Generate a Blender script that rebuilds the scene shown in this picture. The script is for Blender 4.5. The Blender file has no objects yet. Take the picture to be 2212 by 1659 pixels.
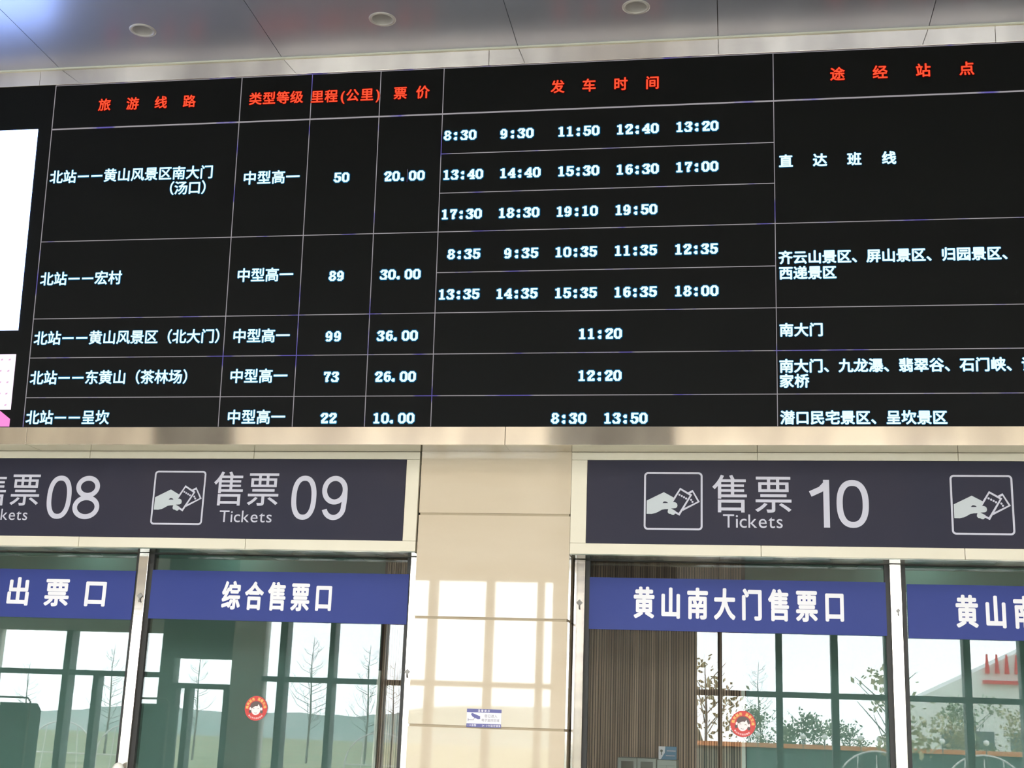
import bpy, bmesh, math, random
from mathutils import Vector, Matrix
random.seed(7)
S = bpy.context.scene
COL = S.collection
R = math.radians
PI = math.pi

# ------------------------------------------------------------------ camera
cam_d = bpy.data.cameras.new('camera')
cam = bpy.data.objects.new('camera', cam_d); COL.objects.link(cam)
F_PX, IMG_W = 2898.5, 2212.0
cam_d.sensor_fit = 'HORIZONTAL'; cam_d.sensor_width = 36.0
cam_d.lens = F_PX / IMG_W * 36.0
cam_d.clip_start = 0.05; cam_d.clip_end = 2000
YAW, PITCH, ROLL = R(-9.6813), R(14.478), R(2.0835)
fw = Vector((math.sin(YAW)*math.cos(PITCH), math.cos(YAW)*math.cos(PITCH), math.sin(PITCH)))
rt = Vector((math.cos(YAW), -math.sin(YAW), 0)); up = rt.cross(fw)
rt2 = rt*math.cos(ROLL) + up*math.sin(ROLL); up2 = -rt*math.sin(ROLL) + up*math.cos(ROLL)
m = Matrix((rt2, up2, -fw)).transposed().to_4x4(); m.translation = (0, -8.0, 1.6)
cam.matrix_world = m
S.camera = cam

# ------------------------------------------------------------------ world: hazy bright overcast sky
w = bpy.data.worlds.new('sky'); S.world = w; w.use_nodes = True
nt = w.node_tree; bg = nt.nodes['Background']
tc = nt.nodes.new('ShaderNodeTexCoord'); sx = nt.nodes.new('ShaderNodeSeparateXYZ')
cr = nt.nodes.new('ShaderNodeValToRGB')
nt.links.new(tc.outputs['Generated'], sx.inputs[0]); nt.links.new(sx.outputs['Z'], cr.inputs[0])
cr.color_ramp.elements[0].position = 0.0; cr.color_ramp.elements[0].color = (0.93, 0.97, 1.0, 1)
cr.color_ramp.elements[1].position = 0.6; cr.color_ramp.elements[1].color = (0.86, 0.95, 1.0, 1)
nt.links.new(cr.outputs[0], bg.inputs[0]); bg.inputs[1].default_value = 20.0

# ------------------------------------------------------------------ added fill lights high over the hall, no known lamps there
def area(name, loc, sx_, sy_, power, col, rot=(0, 0, 0)):
    l = bpy.data.lights.new(name, 'AREA'); l.shape = 'RECTANGLE'; l.size = sx_; l.size_y = sy_
    l.energy = power; l.color = col
    o = bpy.data.objects.new(name, l); COL.objects.link(o); o.location = loc; o.rotation_euler = rot
    return o
for i, x in enumerate((-9.0, -3.0, 3.0)):
    area('hall_fill_light', (x, -9.0, 8.9), 3.6, 5.0, 290, (1.0, 0.95, 0.88))
for i, x in enumerate((-9.0, -3.0, 3.0)):
    area('hall_fill_light', (x, -15.0, 8.9), 3.6, 2.4, 230, (1.0, 0.95, 0.88))  # extra fill row, added to brighten the rear wall
# added fill light above the entrance glazing, with no opening behind it
area('rear_fill_light', (-3.0, -17.7, 7.9), 20.0, 1.4, 260, (1.0, 0.97, 0.93), (R(82), 0, 0))

vs = S.view_settings
vs.view_transform = 'Standard'; vs.look = 'None'; vs.gamma = 1.0; vs.use_curve_mapping = False
vs.exposure = -0.22

# ------------------------------------------------------------------ materials
def lin(r, g, b):
    f = lambda c: (c/255.0/12.92) if c/255.0 <= 0.04045 else ((c/255.0+0.055)/1.055)**2.4
    return (f(r), f(g), f(b), 1)
def mat(name, col, rough=0.5, metal=0.0, spec=0.5, emit=None, estr=0.0):
    mt = bpy.data.materials.new(name); mt.use_nodes = True
    b = mt.node_tree.nodes['Principled BSDF']
    b.inputs['Base Color'].default_value = col if len(col) == 4 else (*col, 1)
    b.inputs['Roughness'].default_value = rough
    b.inputs['Metallic'].default_value = metal
    b.inputs['Specular IOR Level'].default_value = spec
    if emit:
        b.inputs['Emission Color'].default_value = (*emit, 1)
        b.inputs['Emission Strength'].default_value = estr
    return mt
def noise_col(mt, c1, c2, scale=3.0, stretch=(1, 1, 1), detail=4, lo=0.35, hi=0.65, bump=0.0, rough=None):
    nt = mt.node_tree; b = nt.nodes['Principled BSDF']
    tc = nt.nodes.new('ShaderNodeTexCoord'); mp = nt.nodes.new('ShaderNodeMapping')
    mp.inputs['Scale'].default_value = stretch
    n = nt.nodes.new('ShaderNodeTexNoise'); n.inputs['Scale'].default_value = scale; n.inputs['Detail'].default_value = detail
    r = nt.nodes.new('ShaderNodeValToRGB')
    r.color_ramp.elements[0].position = lo; r.color_ramp.elements[0].color = c1
    r.color_ramp.elements[1].position = hi; r.color_ramp.elements[1].color = c2
    nt.links.new(tc.outputs['Object'], mp.inputs[0]); nt.links.new(mp.outputs[0], n.inputs['Vector'])
    nt.links.new(n.outputs['Fac'], r.inputs[0]); nt.links.new(r.outputs[0], b.inputs['Base Color'])
    if bump:
        bp = nt.nodes.new('ShaderNodeBump'); bp.inputs['Strength'].default_value = bump; bp.inputs['Distance'].default_value = 0.02
        nt.links.new(n.outputs['Fac'], bp.inputs['Height']); nt.links.new(bp.outputs[0], b.inputs['Normal'])
    return mt
def emis(name, col, strength=1.0):
    mt = bpy.data.materials.new(name); mt.use_nodes = True; nt = mt.node_tree
    nt.nodes.clear(); o = nt.nodes.new('ShaderNodeOutputMaterial'); e = nt.nodes.new('ShaderNodeEmission')
    e.inputs[0].default_value = (*col[:3], 1); e.inputs[1].default_value = strength
    nt.links.new(e.outputs[0], o.inputs[0]); return mt

M = {}
M['cream'] = noise_col(mat('cream_aluminium', lin(224, 217, 196), 0.45), lin(222, 215, 195), lin(230, 224, 205), 1.2, lo=.3, hi=.7)
M['sign_dark'] = noise_col(mat('sign_navy', lin(44, 43, 60), 0.55, spec=0.2), lin(41, 42, 60), lin(48, 46, 61), 1.0)
M['sign_text'] = mat('sign_lettering', lin(196, 196, 212), 0.5)
M['icon_hand'] = mat('icon_hand_grey', lin(190, 198, 204), 0.5)
M['banner'] = noise_col(mat('banner_blue', lin(50, 64, 134), 0.5, spec=0.25), lin(46, 62, 136), lin(56, 68, 138), 0.8)
M['white_vinyl'] = mat('white_vinyl', lin(238, 238, 245), 0.5)
M['marble'] = noise_col(mat('marble_cream', lin(205, 192, 170), 0.02, spec=0.5), lin(203, 188, 164), lin(212, 199, 178), 1.1, (1, 1, 4.0), detail=8, lo=.25, hi=.8)
M['joint'] = mat('joint_sealant', lin(178, 164, 140), 0.8)
M['steel'] = noise_col(mat('brushed_steel', lin(205, 200, 194), 0.10, metal=1.0), lin(198, 192, 186), lin(214, 208, 200), 3.0, (1, 1, 6), bump=0.01)
M['steel_mirror'] = noise_col(mat('polished_steel', lin(200, 196, 188), 0.07, metal=1.0), lin(198, 194, 184), lin(208, 203, 193), 1.0, (1, 1, 1), bump=0.012)
M['soffit'] = noise_col(mat('soffit_panel', lin(140, 148, 138), 0.12, spec=1.0), lin(95, 110, 102), lin(190, 190, 176), 2.2, (1, .2, 1), detail=2, lo=.42, hi=.58)  # blurred reflections painted in as light and dark patches
M['gasket'] = mat('dark_gasket', lin(34, 33, 30), 0.5)
M['board_face'] = mat('led_face', lin(20, 21, 22), 0.75, spec=0.12)
M['board_case'] = mat('board_case', lin(60, 60, 62), 0.5, metal=0.6)
M['led_cyan'] = emis('led_cyan_white', (0.70, 1.0, 1.0), 1.5)
M['led_halo'] = emis('led_bloom_blue', (0.0, 0.09, 0.22), 1.15)  # bloom around the characters, painted as a wider emissive layer
M['led_red'] = emis('led_red', (1.0, 0.075, 0.03), 1.5)
M['led_redhalo'] = emis('led_bloom_red', (0.30, 0.0, 0.0), 0.5)  # same painted bloom for the red headings
M['rule'] = emis('led_rule', (0.26, 0.25, 0.34), 1.15)
nt = M['rule'].node_tree; e = [n for n in nt.nodes if n.type == 'EMISSION'][0]
tc = nt.nodes.new('ShaderNodeTexCoord'); n = nt.nodes.new('ShaderNodeTexNoise'); n.inputs['Scale'].default_value = 3.5; n.inputs['Detail'].default_value = 6
r = nt.nodes.new('ShaderNodeValToRGB')
r.color_ramp.elements[0].position = 0.37; r.color_ramp.elements[0].color = (0.13, 0.11, 0.40, 1)
r.color_ramp.elements[1].position = 0.44; r.color_ramp.elements[1].color = (0.34, 0.32, 0.34, 1)
nt.links.new(tc.outputs['Object'], n.inputs['Vector']); nt.links.new(n.outputs['Fac'], r.inputs[0]); nt.links.new(r.outputs[0], e.inputs[0])
M['screen_white'] = emis('screen_white', (0.36, 0.52, 1.0), 6.5)
M['screen_pink'] = emis('screen_pink', (1.0, 0.84, 1.0), 1.45)
M['screen_magenta'] = emis('screen_magenta', (1.0, 0.30, 0.75), 1.2)
M['screen_speck'] = emis('screen_speck', (0.95, 0.62, 0.85), 1.0)
M['ceil_panel'] = noise_col(mat('ceiling_aluminium', lin(186, 190, 204), 0.33, metal=0.5), lin(184, 188, 204), lin(190, 193, 206), 0.7)
M['ceil_hall'] = mat('hall_ceiling', (0.8, 0.79, 0.76), 0.7)
M['wall'] = mat('hall_wall', (0.76, 0.72, 0.64), 0.6)
M['wall_dark'] = mat('hall_wall_dark', (0.16, 0.16, 0.15), 0.7)
M['floor'] = noise_col(mat('granite_floor', (0.4, 0.38, 0.34), 0.25), (0.48, 0.46, 0.42, 1), (0.56, 0.54, 0.50, 1), 8)
M['mullion'] = mat('mullion_grey', (0.10, 0.11, 0.11), 0.5)
M['teal'] = noise_col(mat('teal_wall', lin(92, 126, 116), 0.5), lin(84, 122, 113), lin(94, 134, 124), 0.6)
M['trim_white'] = mat('trim_white', lin(225, 228, 215), 0.4)
M['kiosk'] = mat('cabinet_grey', lin(160, 170, 165), 0.5)
M['kiosk_win'] = mat('cabinet_window', lin(58, 70, 60), 0.2)
M['blue_sign'] = mat('blue_sign', lin(52, 120, 160), 0.5)
M['red'] = mat('sticker_red', lin(205, 62, 58), 0.5)
M['gold'] = mat('sticker_gold', lin(240, 190, 105), 0.5)
M['pinkw'] = mat('sticker_pinkwhite', lin(255, 215, 215), 0.5)
M['skin'] = mat('sticker_face', lin(244, 230, 230), 0.5)
M['hair'] = mat('sticker_hair', lin(96, 78, 76), 0.5)
M['line'] = mat('sticker_line', lin(125, 100, 100), 0.5)
M['plaque_blue'] = mat('plaque_blue', lin(98, 98, 158), 0.5)
M['plaque_white'] = mat('plaque_white', lin(238, 236, 244), 0.5)
M['plaque_grey'] = mat('plaque_grey', lin(150, 148, 160), 0.5)
M['plastic_white'] = mat('white_plastic', lin(235, 233, 225), 0.4)
M['grey_metal'] = mat('hook_grey', lin(135, 132, 128), 0.4, metal=0.5)
M['lamp_bowl'] = mat('lamp_bowl', lin(205, 202, 198), 0.35, metal=0.2)
M['lamp_off'] = mat('lamp_off', lin(70, 70, 76), 0.3)
M['grass'] = noise_col(mat('grass', (0.2, 0.22, 0.1), 0.9), (0.16, 0.19, 0.09, 1), (0.28, 0.27, 0.16, 1), 0.3)
M['hill'] = noise_col(mat('hill', (0.22, 0.28, 0.24), 0.9), (0.22, 0.28, 0.25, 1), (0.32, 0.36, 0.33, 1), 0.08, detail=8)
M['bark'] = mat('bark', (0.17, 0.16, 0.14), 0.9)
M['leaf'] = noise_col(mat('leaf', (0.1, 0.16, 0.06), 0.8), (0.20, 0.26, 0.17, 1), (0.34, 0.36, 0.22, 1), 0.8)
M['leaf_gold'] = mat('leaf_gold', (0.42, 0.38, 0.22), 0.8)
M['road'] = mat('paving', (0.30, 0.30, 0.28), 0.8)
M['white_wall'] = mat('white_facade', (0.93, 0.92, 0.89), 0.6)
M['window_dark'] = mat('window_dark', (0.08, 0.1, 0.1), 0.3)
M['red_paint'] = mat('red_paint', (0.6, 0.05, 0.05), 0.5)
M['orange'] = mat('orange_awning', (0.6, 0.22, 0.08), 0.6)
M['dark_fence'] = mat('dark_fence', (0.06, 0.10, 0.09), 0.7)

def slat_material():
    mt = mat('walnut_slat', (0.1, 0.07, 0.05), 0.55)
    nt = mt.node_tree; b = nt.nodes['Principled BSDF']
    tc = nt.nodes.new('ShaderNodeTexCoord'); mp = nt.nodes.new('ShaderNodeMapping')
    mp.inputs['Scale'].default_value = (38, 0.01, 0.25)
    n = nt.nodes.new('ShaderNodeTexNoise'); n.inputs['Scale'].default_value = 1.0; n.inputs['Detail'].default_value = 3
    r = nt.nodes.new('ShaderNodeValToRGB')
    r.color_ramp.elements[0].position = 0.35; r.color_ramp.elements[0].color = lin(122, 94, 72)
    r.color_ramp.elements[1].position = 0.66; r.color_ramp.elements[1].color = lin(205, 174, 148)
    nt.links.new(tc.outputs['Object'], mp.inputs[0]); nt.links.new(mp.outputs[0], n.inputs['Vector'])
    nt.links.new(n.outputs['Fac'], r.inputs[0]); nt.links.new(r.outputs[0], b.inputs['Base Color'])
    return mt
M['slat'] = slat_material()
M['slat_gap'] = mat('slat_gap', lin(66, 48, 36), 0.8)

def glass_material(name, tint, refl=1.0):
    mt = bpy.data.materials.new(name); mt.use_nodes = True; nt = mt.node_tree; nt.nodes.clear()
    o = nt.nodes.new('ShaderNodeOutputMaterial'); mx = nt.nodes.new('ShaderNodeMixShader')
    tr = nt.nodes.new('ShaderNodeBsdfTransparent'); gl = nt.nodes.new('ShaderNodeBsdfGlossy')
    fr = nt.nodes.new('ShaderNodeFresnel'); fr.inputs['IOR'].default_value = 1.52
    mu = nt.nodes.new('ShaderNodeMath'); mu.operation = 'MULTIPLY'; mu.inputs[1].default_value = refl
    tr.inputs[0].default_value = (*tint, 1); gl.inputs['Roughness'].default_value = 0.0
    tc = nt.nodes.new('ShaderNodeTexCoord')
    n = nt.nodes.new('ShaderNodeTexNoise'); n.inputs['Scale'].default_value = 0.7; n.inputs['Detail'].default_value = 1
    bp = nt.nodes.new('ShaderNodeBump'); bp.inputs['Strength'].default_value = 0.006; bp.inputs['Distance'].default_value = 0.02
    nt.links.new(tc.outputs['Object'], n.inputs['Vector']); nt.links.new(n.outputs['Fac'], bp.inputs['Height'])
    nt.links.new(bp.outputs[0], gl.inputs['Normal'])
    nt.links.new(fr.outputs[0], mu.inputs[0]); nt.links.new(mu.outputs[0], mx.inputs[0])
    nt.links.new(tr.outputs[0], mx.inputs[1]); nt.links.new(gl.outputs[0], mx.inputs[2]); nt.links.new(mx.outputs[0], o.inputs[0])
    return mt
M['glass'] = glass_material('ticket_glass', (0.95, 0.97, 0.96))
M['glass_far'] = glass_material('entrance_glass', (1.0, 1.0, 1.0), 0.5)

# ------------------------------------------------------------------ mesh helpers
class MB:
    def __init__(s): s.v = []; s.f = []
    def box(s, x0, x1, y0, y1, z0, z1):
        b = len(s.v)
        s.v += [(x0, y0, z0), (x1, y0, z0), (x1, y1, z0), (x0, y1, z0), (x0, y0, z1), (x1, y0, z1), (x1, y1, z1), (x0, y1, z1)]
        s.f += [tuple(b+i for i in q) for q in ((3, 2, 1, 0), (4, 5, 6, 7), (0, 1, 5, 4), (1, 2, 6, 5), (2, 3, 7, 6), (3, 0, 4, 7))]
        return s
    def prism(s, pts, y0, y1):           # closed outline in XZ (counter-clockwise seen from -Y), extruded along Y
        b = len(s.v); n = len(pts)
        s.v += [(x, y0, z) for x, z in pts] + [(x, y1, z) for x, z in pts]
        s.f.append(tuple(range(b, b+n))); s.f.append(tuple(range(b+2*n-1, b+n-1, -1)))
        for i in range(n):
            j = (i+1) % n; s.f.append((b+j, b+i, b+n+i, b+n+j))
        return s
    def face(s, pts):
        b = len(s.v); s.v += pts; s.f.append(tuple(range(b, b+len(pts)))); return s
    def raw(s, vs_, fs):
        b = len(s.v); s.v += vs_; s.f += [tuple(b+i for i in f) for f in fs]; return s
    def tube(s, pts, rad, seg=8):
        rings = []
        pts = [Vector(p) for p in pts]
        for i, p in enumerate(pts):
            d = (pts[min(i+1, len(pts)-1)] - pts[max(i-1, 0)]).normalized()
            a = Vector((0, 0, 1)) if abs(d.z) < 0.9 else Vector((1, 0, 0))
            u = d.cross(a).normalized(); v = d.cross(u)
            r_ = rad[i] if isinstance(rad, (list, tuple)) else rad
            b = len(s.v)
            for k in range(seg):
                t = 2*PI*k/seg; q = p + (u*math.cos(t) + v*math.sin(t))*r_; s.v.append(tuple(q))
            rings.append(b)
        for a_, b_ in zip(rings, rings[1:]):
            for k in range(seg):
                j = (k+1) % seg; s.f.append((a_+k, a_+j, b_+j, b_+k))
        s.f.append(tuple(rings[0]+k for k in range(seg))[::-1]); s.f.append(tuple(rings[-1]+k for k in range(seg)))
        return s
    def lathe(s, prof, cx=0, cy=0, cz=0, seg=32):
        b = len(s.v)
        for r_, z in prof:
            for k in range(seg):
                t = 2*PI*k/seg; s.v.append((cx+r_*math.cos(t), cy+r_*math.sin(t), cz+z))
        for i in range(len(prof)-1):
            for k in range(seg):
                j = (k+1) % seg; s.f.append((b+i*seg+k, b+i*seg+j, b+(i+1)*seg+j, b+(i+1)*seg+k))
        return s
    def mesh(s, name, m_, bevel=0, smooth=False):
        me = bpy.data.meshes.new(name); me.from_pydata(s.v, [], s.f); me.update()
        if bevel:
            bm = bmesh.new(); bm.from_mesh(me)
            bmesh.ops.bevel(bm, geom=bm.edges[:], offset=bevel, segments=2, affect='EDGES', profile=0.5)
            bm.to_mesh(me); bm.free()
        if smooth:
            for p in me.polygons: p.use_smooth = True
        me.materials.append(m_); return me
    def build(s, name, m_, parent=None, loc=(0, 0, 0), bevel=0, smooth=False):
        o = bpy.data.objects.new(name, s.mesh(name, m_, bevel, smooth)); COL.objects.link(o)
        o.location = loc
        if parent: o.parent = parent
        return o
def empty(name, loc=(0, 0, 0), rot=(0, 0, 0)):
    o = bpy.data.objects.new(name, None); COL.objects.link(o); o.location = loc; o.rotation_euler = rot
    o.empty_display_size = 0.1
    return o
def tag(o, label=None, cat=None, group=None, kind=None):
    if label: o['label'] = label
    if cat: o['category'] = cat
    if group: o['group'] = group
    if kind: o['kind'] = kind
    return o
def box(name, x0, x1, y0, y1, z0, z1, m_, parent=None, bevel=0, origin=(0, 0, 0)):
    ox, oy, oz = origin
    return MB().box(x0-ox, x1-ox, y0-oy, y1-oy, z0-oz, z1-oz).build(name, m_, parent, (0, 0, 0) if parent else origin, bevel)

# ------------------------------------------------------------------ lettering: outlines from Blender's own built-in font
WANT = set()
GLY = {}
def prepare_glyphs(want):
    jobs = []
    for ch, off in sorted(want):
        c = bpy.data.curves.new('glyph', 'FONT'); c.body = ch; c.size = 1.0; c.offset = off
        c.resolution_u = 4; c.fill_mode = 'FRONT'
        o = bpy.data.objects.new('glyph', c); COL.objects.link(o); jobs.append((ch, off, o, c))
    bpy.context.view_layer.update()
    dg = bpy.context.evaluated_depsgraph_get()
    for ch, off, o, c in jobs:
        me = o.evaluated_get(dg).to_mesh()
        GLY[(ch, off)] = ([(v.co.x, v.co.y) for v in me.vertices], [tuple(p.vertices) for p in me.polygons])
        o.evaluated_get(dg).to_mesh_clear()
    for ch, off, o, c in jobs:
        bpy.data.objects.remove(o); bpy.data.curves.remove(c)
def gbounds(ch, off=0.0):
    vs_, _ = GLY[(ch, off)]
    xs = [v[0] for v in vs_]; ys = [v[1] for v in vs_]
    return min(xs), max(xs), min(ys), max(ys)
def put_glyph(mb, ch, off, cx, cz, size, y, wscale=1.0, rot=0.0, ref=None, bold=0.0):
    if off: bold, off = off, 0.0
    """glyph centred on its em cell (cx, cz); size = em height"""
    vs_, fs = GLY[(ch, off)]
    ex0, ex1, ey0, ey1 = ref or EM
    mx, my = (ex0+ex1)/2, (ey0+ey1)/2; k = size/(ey1-ey0)
    c_, s_ = math.cos(rot), math.sin(rot)
    shifts = [(0, 0)]
    if bold: shifts += [(bold*math.cos(2*PI*i/8+.2), bold*math.sin(2*PI*i/8+.2)) for i in range(8)]
    for n_, (dx_, dz_) in enumerate(shifts):
        out = []
        for x, z in vs_:
            a, b = (x-mx)*k*wscale+dx_*size, (z-my)*k+dz_*size
            out.append((cx + a*c_ - b*s_, y-n_*.00003, cz + a*s_ + b*c_))
        mb.raw(out, fs)
def put_box(mb, text, off, x0, x1, z0, z1, y, spacing=1.0):
    """a run of Latin text fitted to a box"""
    pen = 0; pts = []; 
    for ch in text:
        if ch == ' ': pen += 0.3; continue
        b = gbounds(ch, off)
        lsb = 0.06
        vs_, fs = GLY[(ch, off)]
        pts.append((ch, pen - b[0]*1.0 + 0.0, vs_, fs)); pen += (b[1]-b[0]) + 0.085*spacing
    allx = [x+dx for _, dx, vs_, _ in pts for x, _ in vs_]; ally = [y_ for _, _, vs_, _ in pts for _, y_ in vs_]
    ax0, ax1, ay0, ay1 = min(allx), max(allx), min(ally), max(ally)
    for _, dx, vs_, fs in pts:
        mb.raw([(x0+(x+dx-ax0)/(ax1-ax0)*(x1-x0), y, z0+(z-ay0)/(ay1-ay0)*(z1-z0)) for x, z in vs_], fs)

HAN = [
    ('R', '旅游线路', -4.136, 0.1993, 2.179),
    ('R', '类型等级', -3.080, 0.0939, 2.176),
    ('R', '里程(公里)', -2.659, 0.0000, 2.172),
    ('R', '票价', -2.104, 0.1482, 2.173),
    ('R', '发车时间', -1.083, 0.1986, 2.171),
    ('R', '途经站点', 0.638, 0.2526, 2.176),
    ('C', '北站——黄山风景区南大门', -4.433, 0.0956, 1.681),
    ('C', '（汤口）', -3.643, 0.0930, 1.577),
    ('C', '中型高一', -3.083, 0.0968, 1.630),
    ('C', '北站——宏村', -4.431, 0.0951, 0.979),
    ('C', '中型高一', -3.080, 0.0944, 0.977),
    ('C', '北站——黄山风景区（北大门）', -4.435, 0.0951, 0.581),
    ('C', '中型高一', -3.081, 0.0951, 0.579),
    ('C', '北站——东黄山（茶林场）', -4.436, 0.0947, 0.319),
    ('C', '中型高一', -3.083, 0.0960, 0.320),
    ('C', '北站——呈坎', -4.438, 0.0955, 0.059),
    ('C', '中型高一', -3.082, 0.0960, 0.059),
    ('C', '直达班线', 0.322, 0.2019, 1.626),
    ('C', '齐云山景区、屏山景区、归园景区、', 0.312, 0.0852, 1.019),
    ('C', '西递景区', 0.313, 0.0842, 0.923),
    ('C', '南大门', 0.311, 0.0860, 0.574),
    ('C', '南大门、九龙瀑、翡翠谷、石门峡、谭', 0.308, 0.0851, 0.356),
    ('C', '家桥', 0.308, 0.0878, 0.266),
    ('C', '潜口民宅景区、呈坎景区', 0.310, 0.0857, 0.048),
]
TIMES = [
    ('8:30', -1.783, 0.0542, 1.872),
    ('9:30', -1.417, 0.0543, 1.870),
    ('11:50', -1.053, 0.0536, 1.870),
    ('12:40', -0.685, 0.0535, 1.870),
    ('13:20', -0.318, 0.0531, 1.872),
    ('13:40', -1.779, 0.0522, 1.609),
    ('14:40', -1.414, 0.0520, 1.608),
    ('15:30', -1.049, 0.0530, 1.608),
    ('16:30', -0.684, 0.0536, 1.607),
    ('17:00', -0.319, 0.0529, 1.610),
    ('17:30', -1.780, 0.0524, 1.348),
    ('18:30', -1.416, 0.0523, 1.347),
    ('19:10', -1.053, 0.0527, 1.346),
    ('19:50', -0.688, 0.0525, 1.346),
    ('8:35', -1.732, 0.0534, 1.087),
    ('9:35', -1.371, 0.0543, 1.085),
    ('10:35', -1.054, 0.0520, 1.085),
    ('11:35', -0.688, 0.0519, 1.086),
    ('12:35', -0.323, 0.0524, 1.086),
    ('13:35', -1.779, 0.0521, 0.829),
    ('14:35', -1.417, 0.0526, 0.827),
    ('15:35', -1.052, 0.0523, 0.825),
    ('16:35', -0.689, 0.0527, 0.824),
    ('18:00', -0.324, 0.0535, 0.824),
    ('11:20', -0.902, 0.0540, 0.567),
    ('12:20', -0.901, 0.0537, 0.308),
    ('8:30', -1.061, 0.0562, 0.048),
    ('13:50', -0.742, 0.0532, 0.048),
    ('50', -2.499, 0.0637, 1.615),
    ('89', -2.495, 0.0602, 0.962),
    ('99', -2.491, 0.0549, 0.571),
    ('73', -2.493, 0.0513, 0.312),
    ('22', -2.496, 0.0540, 0.052),
    ('20.00', -2.162, 0.0541, 1.612),
    ('30.00', -2.159, 0.0531, 0.964),
    ('36.00', -2.161, 0.0531, 0.570),
    ('26.00', -2.162, 0.0529, 0.311),
    ('10.00', -2.163, 0.0535, 0.051),
]

BAN = '出票口综合售黄山南大门'
STK1 = '微笑服务温馨交通'; STK2 = '黄山市交通运输局'
LED_OFF, LED_OFF2 = 0.022, 0.034
for k, s_, *_ in HAN:
    for ch in s_:
        if ch in '—': continue
        WANT.add((ch, 0.0))
for ch in BAN+STK1+STK2+'温馨提示您已进入电子监控区域110报警24小时监控摄像': WANT.add((ch, 0.0))
for ch in 'Tickets': WANT.add((ch, 0.0))
WANT.add(('国', 0.0))
prepare_glyphs(WANT)
EM0 = gbounds('国', 0.0)
EM = (EM0[0]-0.0, EM0[1]+0.0, EM0[2]-0.0, EM0[3]+0.0)     # ink box of a full-square character

# ------------------------------------------------------------------ room shell
ZC = 5.822
floor = box('floor', -20, 12, -18.2, 6, -0.12, 0, M['floor']); tag(floor, kind='structure')
wall_front = empty('wall_front'); tag(wall_front, kind='structure')
wall_counter = empty('wall_counter'); tag(wall_counter, kind='structure')
wall_pillar = empty('wall_pillar'); tag(wall_pillar, kind='structure')
wall_side = empty('wall_side'); tag(wall_side, kind='structure')
# marble counter wall under the ticket windows and wall mass around
for (a, b) in ((-8.4, -1.917), (-0.978, 6.5)):
    box('wall_base', a, b, 0.0, 0.55, 0, 1.05, M['marble'], wall_counter)
    box('counter_slab', a, b, -0.12, 0.62, 1.05, 1.09, M['marble'], wall_counter)
box('upper_wall', -20, 12, 0.02, 0.42, 3.40, 9.2, M['wall'], wall_front)
box('lintel', -8.4, -1.917, .05, .42, 3.20, 3.40, M['wall'], wall_front); box('lintel', -.978, 6.5, .05, .42, 3.20, 3.40, M['wall'], wall_front)
box('side_wall', -20, -8.4, 0.0, 0.4, 0, 3.40, M['marble'], wall_side)
wall_side_right = empty('wall_end'); tag(wall_side_right, kind='structure')
box('side_wall', 6.5, 12, 0.0, 0.4, 0, 3.40, M['marble'], wall_side_right)
# pillar of marble panels with recessed joints
box('pillar_core', -1.910, -0.985, 0.006, 0.40, 0, 3.40, M['joint'], wall_pillar)
zs = [0.0, 0.344, 0.981, 1.613, 2.245, 2.874, 3.40]
for z0, z1 in zip(zs, zs[1:]):
    MB().box(-1.917, -0.978, 0.0, 0.405, z0+(0.006 if z0 else 0), z1-0.008).build('marble_panel', M['marble'], wall_pillar, bevel=0.0015)

# ceiling: soffit of aluminium panels with round cut-outs
ceil_ = empty('ceiling'); tag(ceil_, kind='structure')
LAMPS = [(-3.688, -0.805), (-2.124, -0.79), (-0.562, -0.778)]
LR = 0.066
def soffit_panel(x0, x1, y0, y1, holes):
    mb = MB(); g = 0.0022
    x0 += g; x1 -= g; y0 += g; y1 -= g; z0, z1 = ZC, ZC+0.03
    xs = [x0]
    for hx, hy in holes: xs += [hx-0.15, hx+0.15]
    xs.append(x1)
    i = 0
    for i in range(0, len(xs), 2):
        mb.face([(xs[i], y0, z0), (xs[i], y1, z0), (xs[i+1], y1, z0), (xs[i+1], y0, z0)])
    for hx, hy in holes:
        a, b = hx-0.15, hx+0.15; c, d = hy-0.15, hy+0.15
        mb.face([(a, y0, z0), (a, c, z0), (b, c, z0), (b, y0, z0)])
        mb.face([(a, d, z0), (a, y1, z0), (b, y1, z0), (b, d, z0)])
        N = 32
        def sq(t):
            x, y = math.cos(t), math.sin(t); k = 0.15/max(abs(x), abs(y)); return (hx+x*k, hy+y*k, z0)
        for k in range(N):
            t0, t1 = 2*PI*k/N+PI/4, 2*PI*(k+1)/N+PI/4
            mb.face([(hx+LR*math.cos(t0), hy+LR*math.sin(t0), z0), (hx+LR*math.cos(t1), hy+LR*math.sin(t1), z0), sq(t1), sq(t0)])
    for (p, q) in (((x0, y0), (x1, y0)), ((x1, y0), (x1, y1)), ((x1, y1), (x0, y1)), ((x0, y1), (x0, y0))):
        mb.face([(p[0], p[1], z0), (q[0], q[1], z0), (q[0], q[1], z1), (p[0], p[1], z1)])
    return mb
seams = [-10.75, -9.18, -7.612, -6.045, -4.477, -2.910, -1.342, -0.081, 1.183, 2.75, 4.317, 5.884, 7.45]
for a, b in zip(seams, seams[1:]):
    hs = [h for h in LAMPS if a < h[0] < b]
    if not hs: hs = []
    soffit_panel(a, b, -1.95, 0.05, hs).build('ceiling_panel', M['ceil_panel'], ceil_)
    soffit_panel(a, b, -3.5, -1.95, []).build('ceiling_panel', M['ceil_panel'], ceil_)
box('soffit_back', -20, 12, -3.5, 0.02, ZC+0.16, ZC+0.2, M['wall_dark'], ceil_)
box('soffit_fascia', -20, 12, -3.62, -3.5, ZC, 9.2, M['cream'], ceil_)
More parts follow.
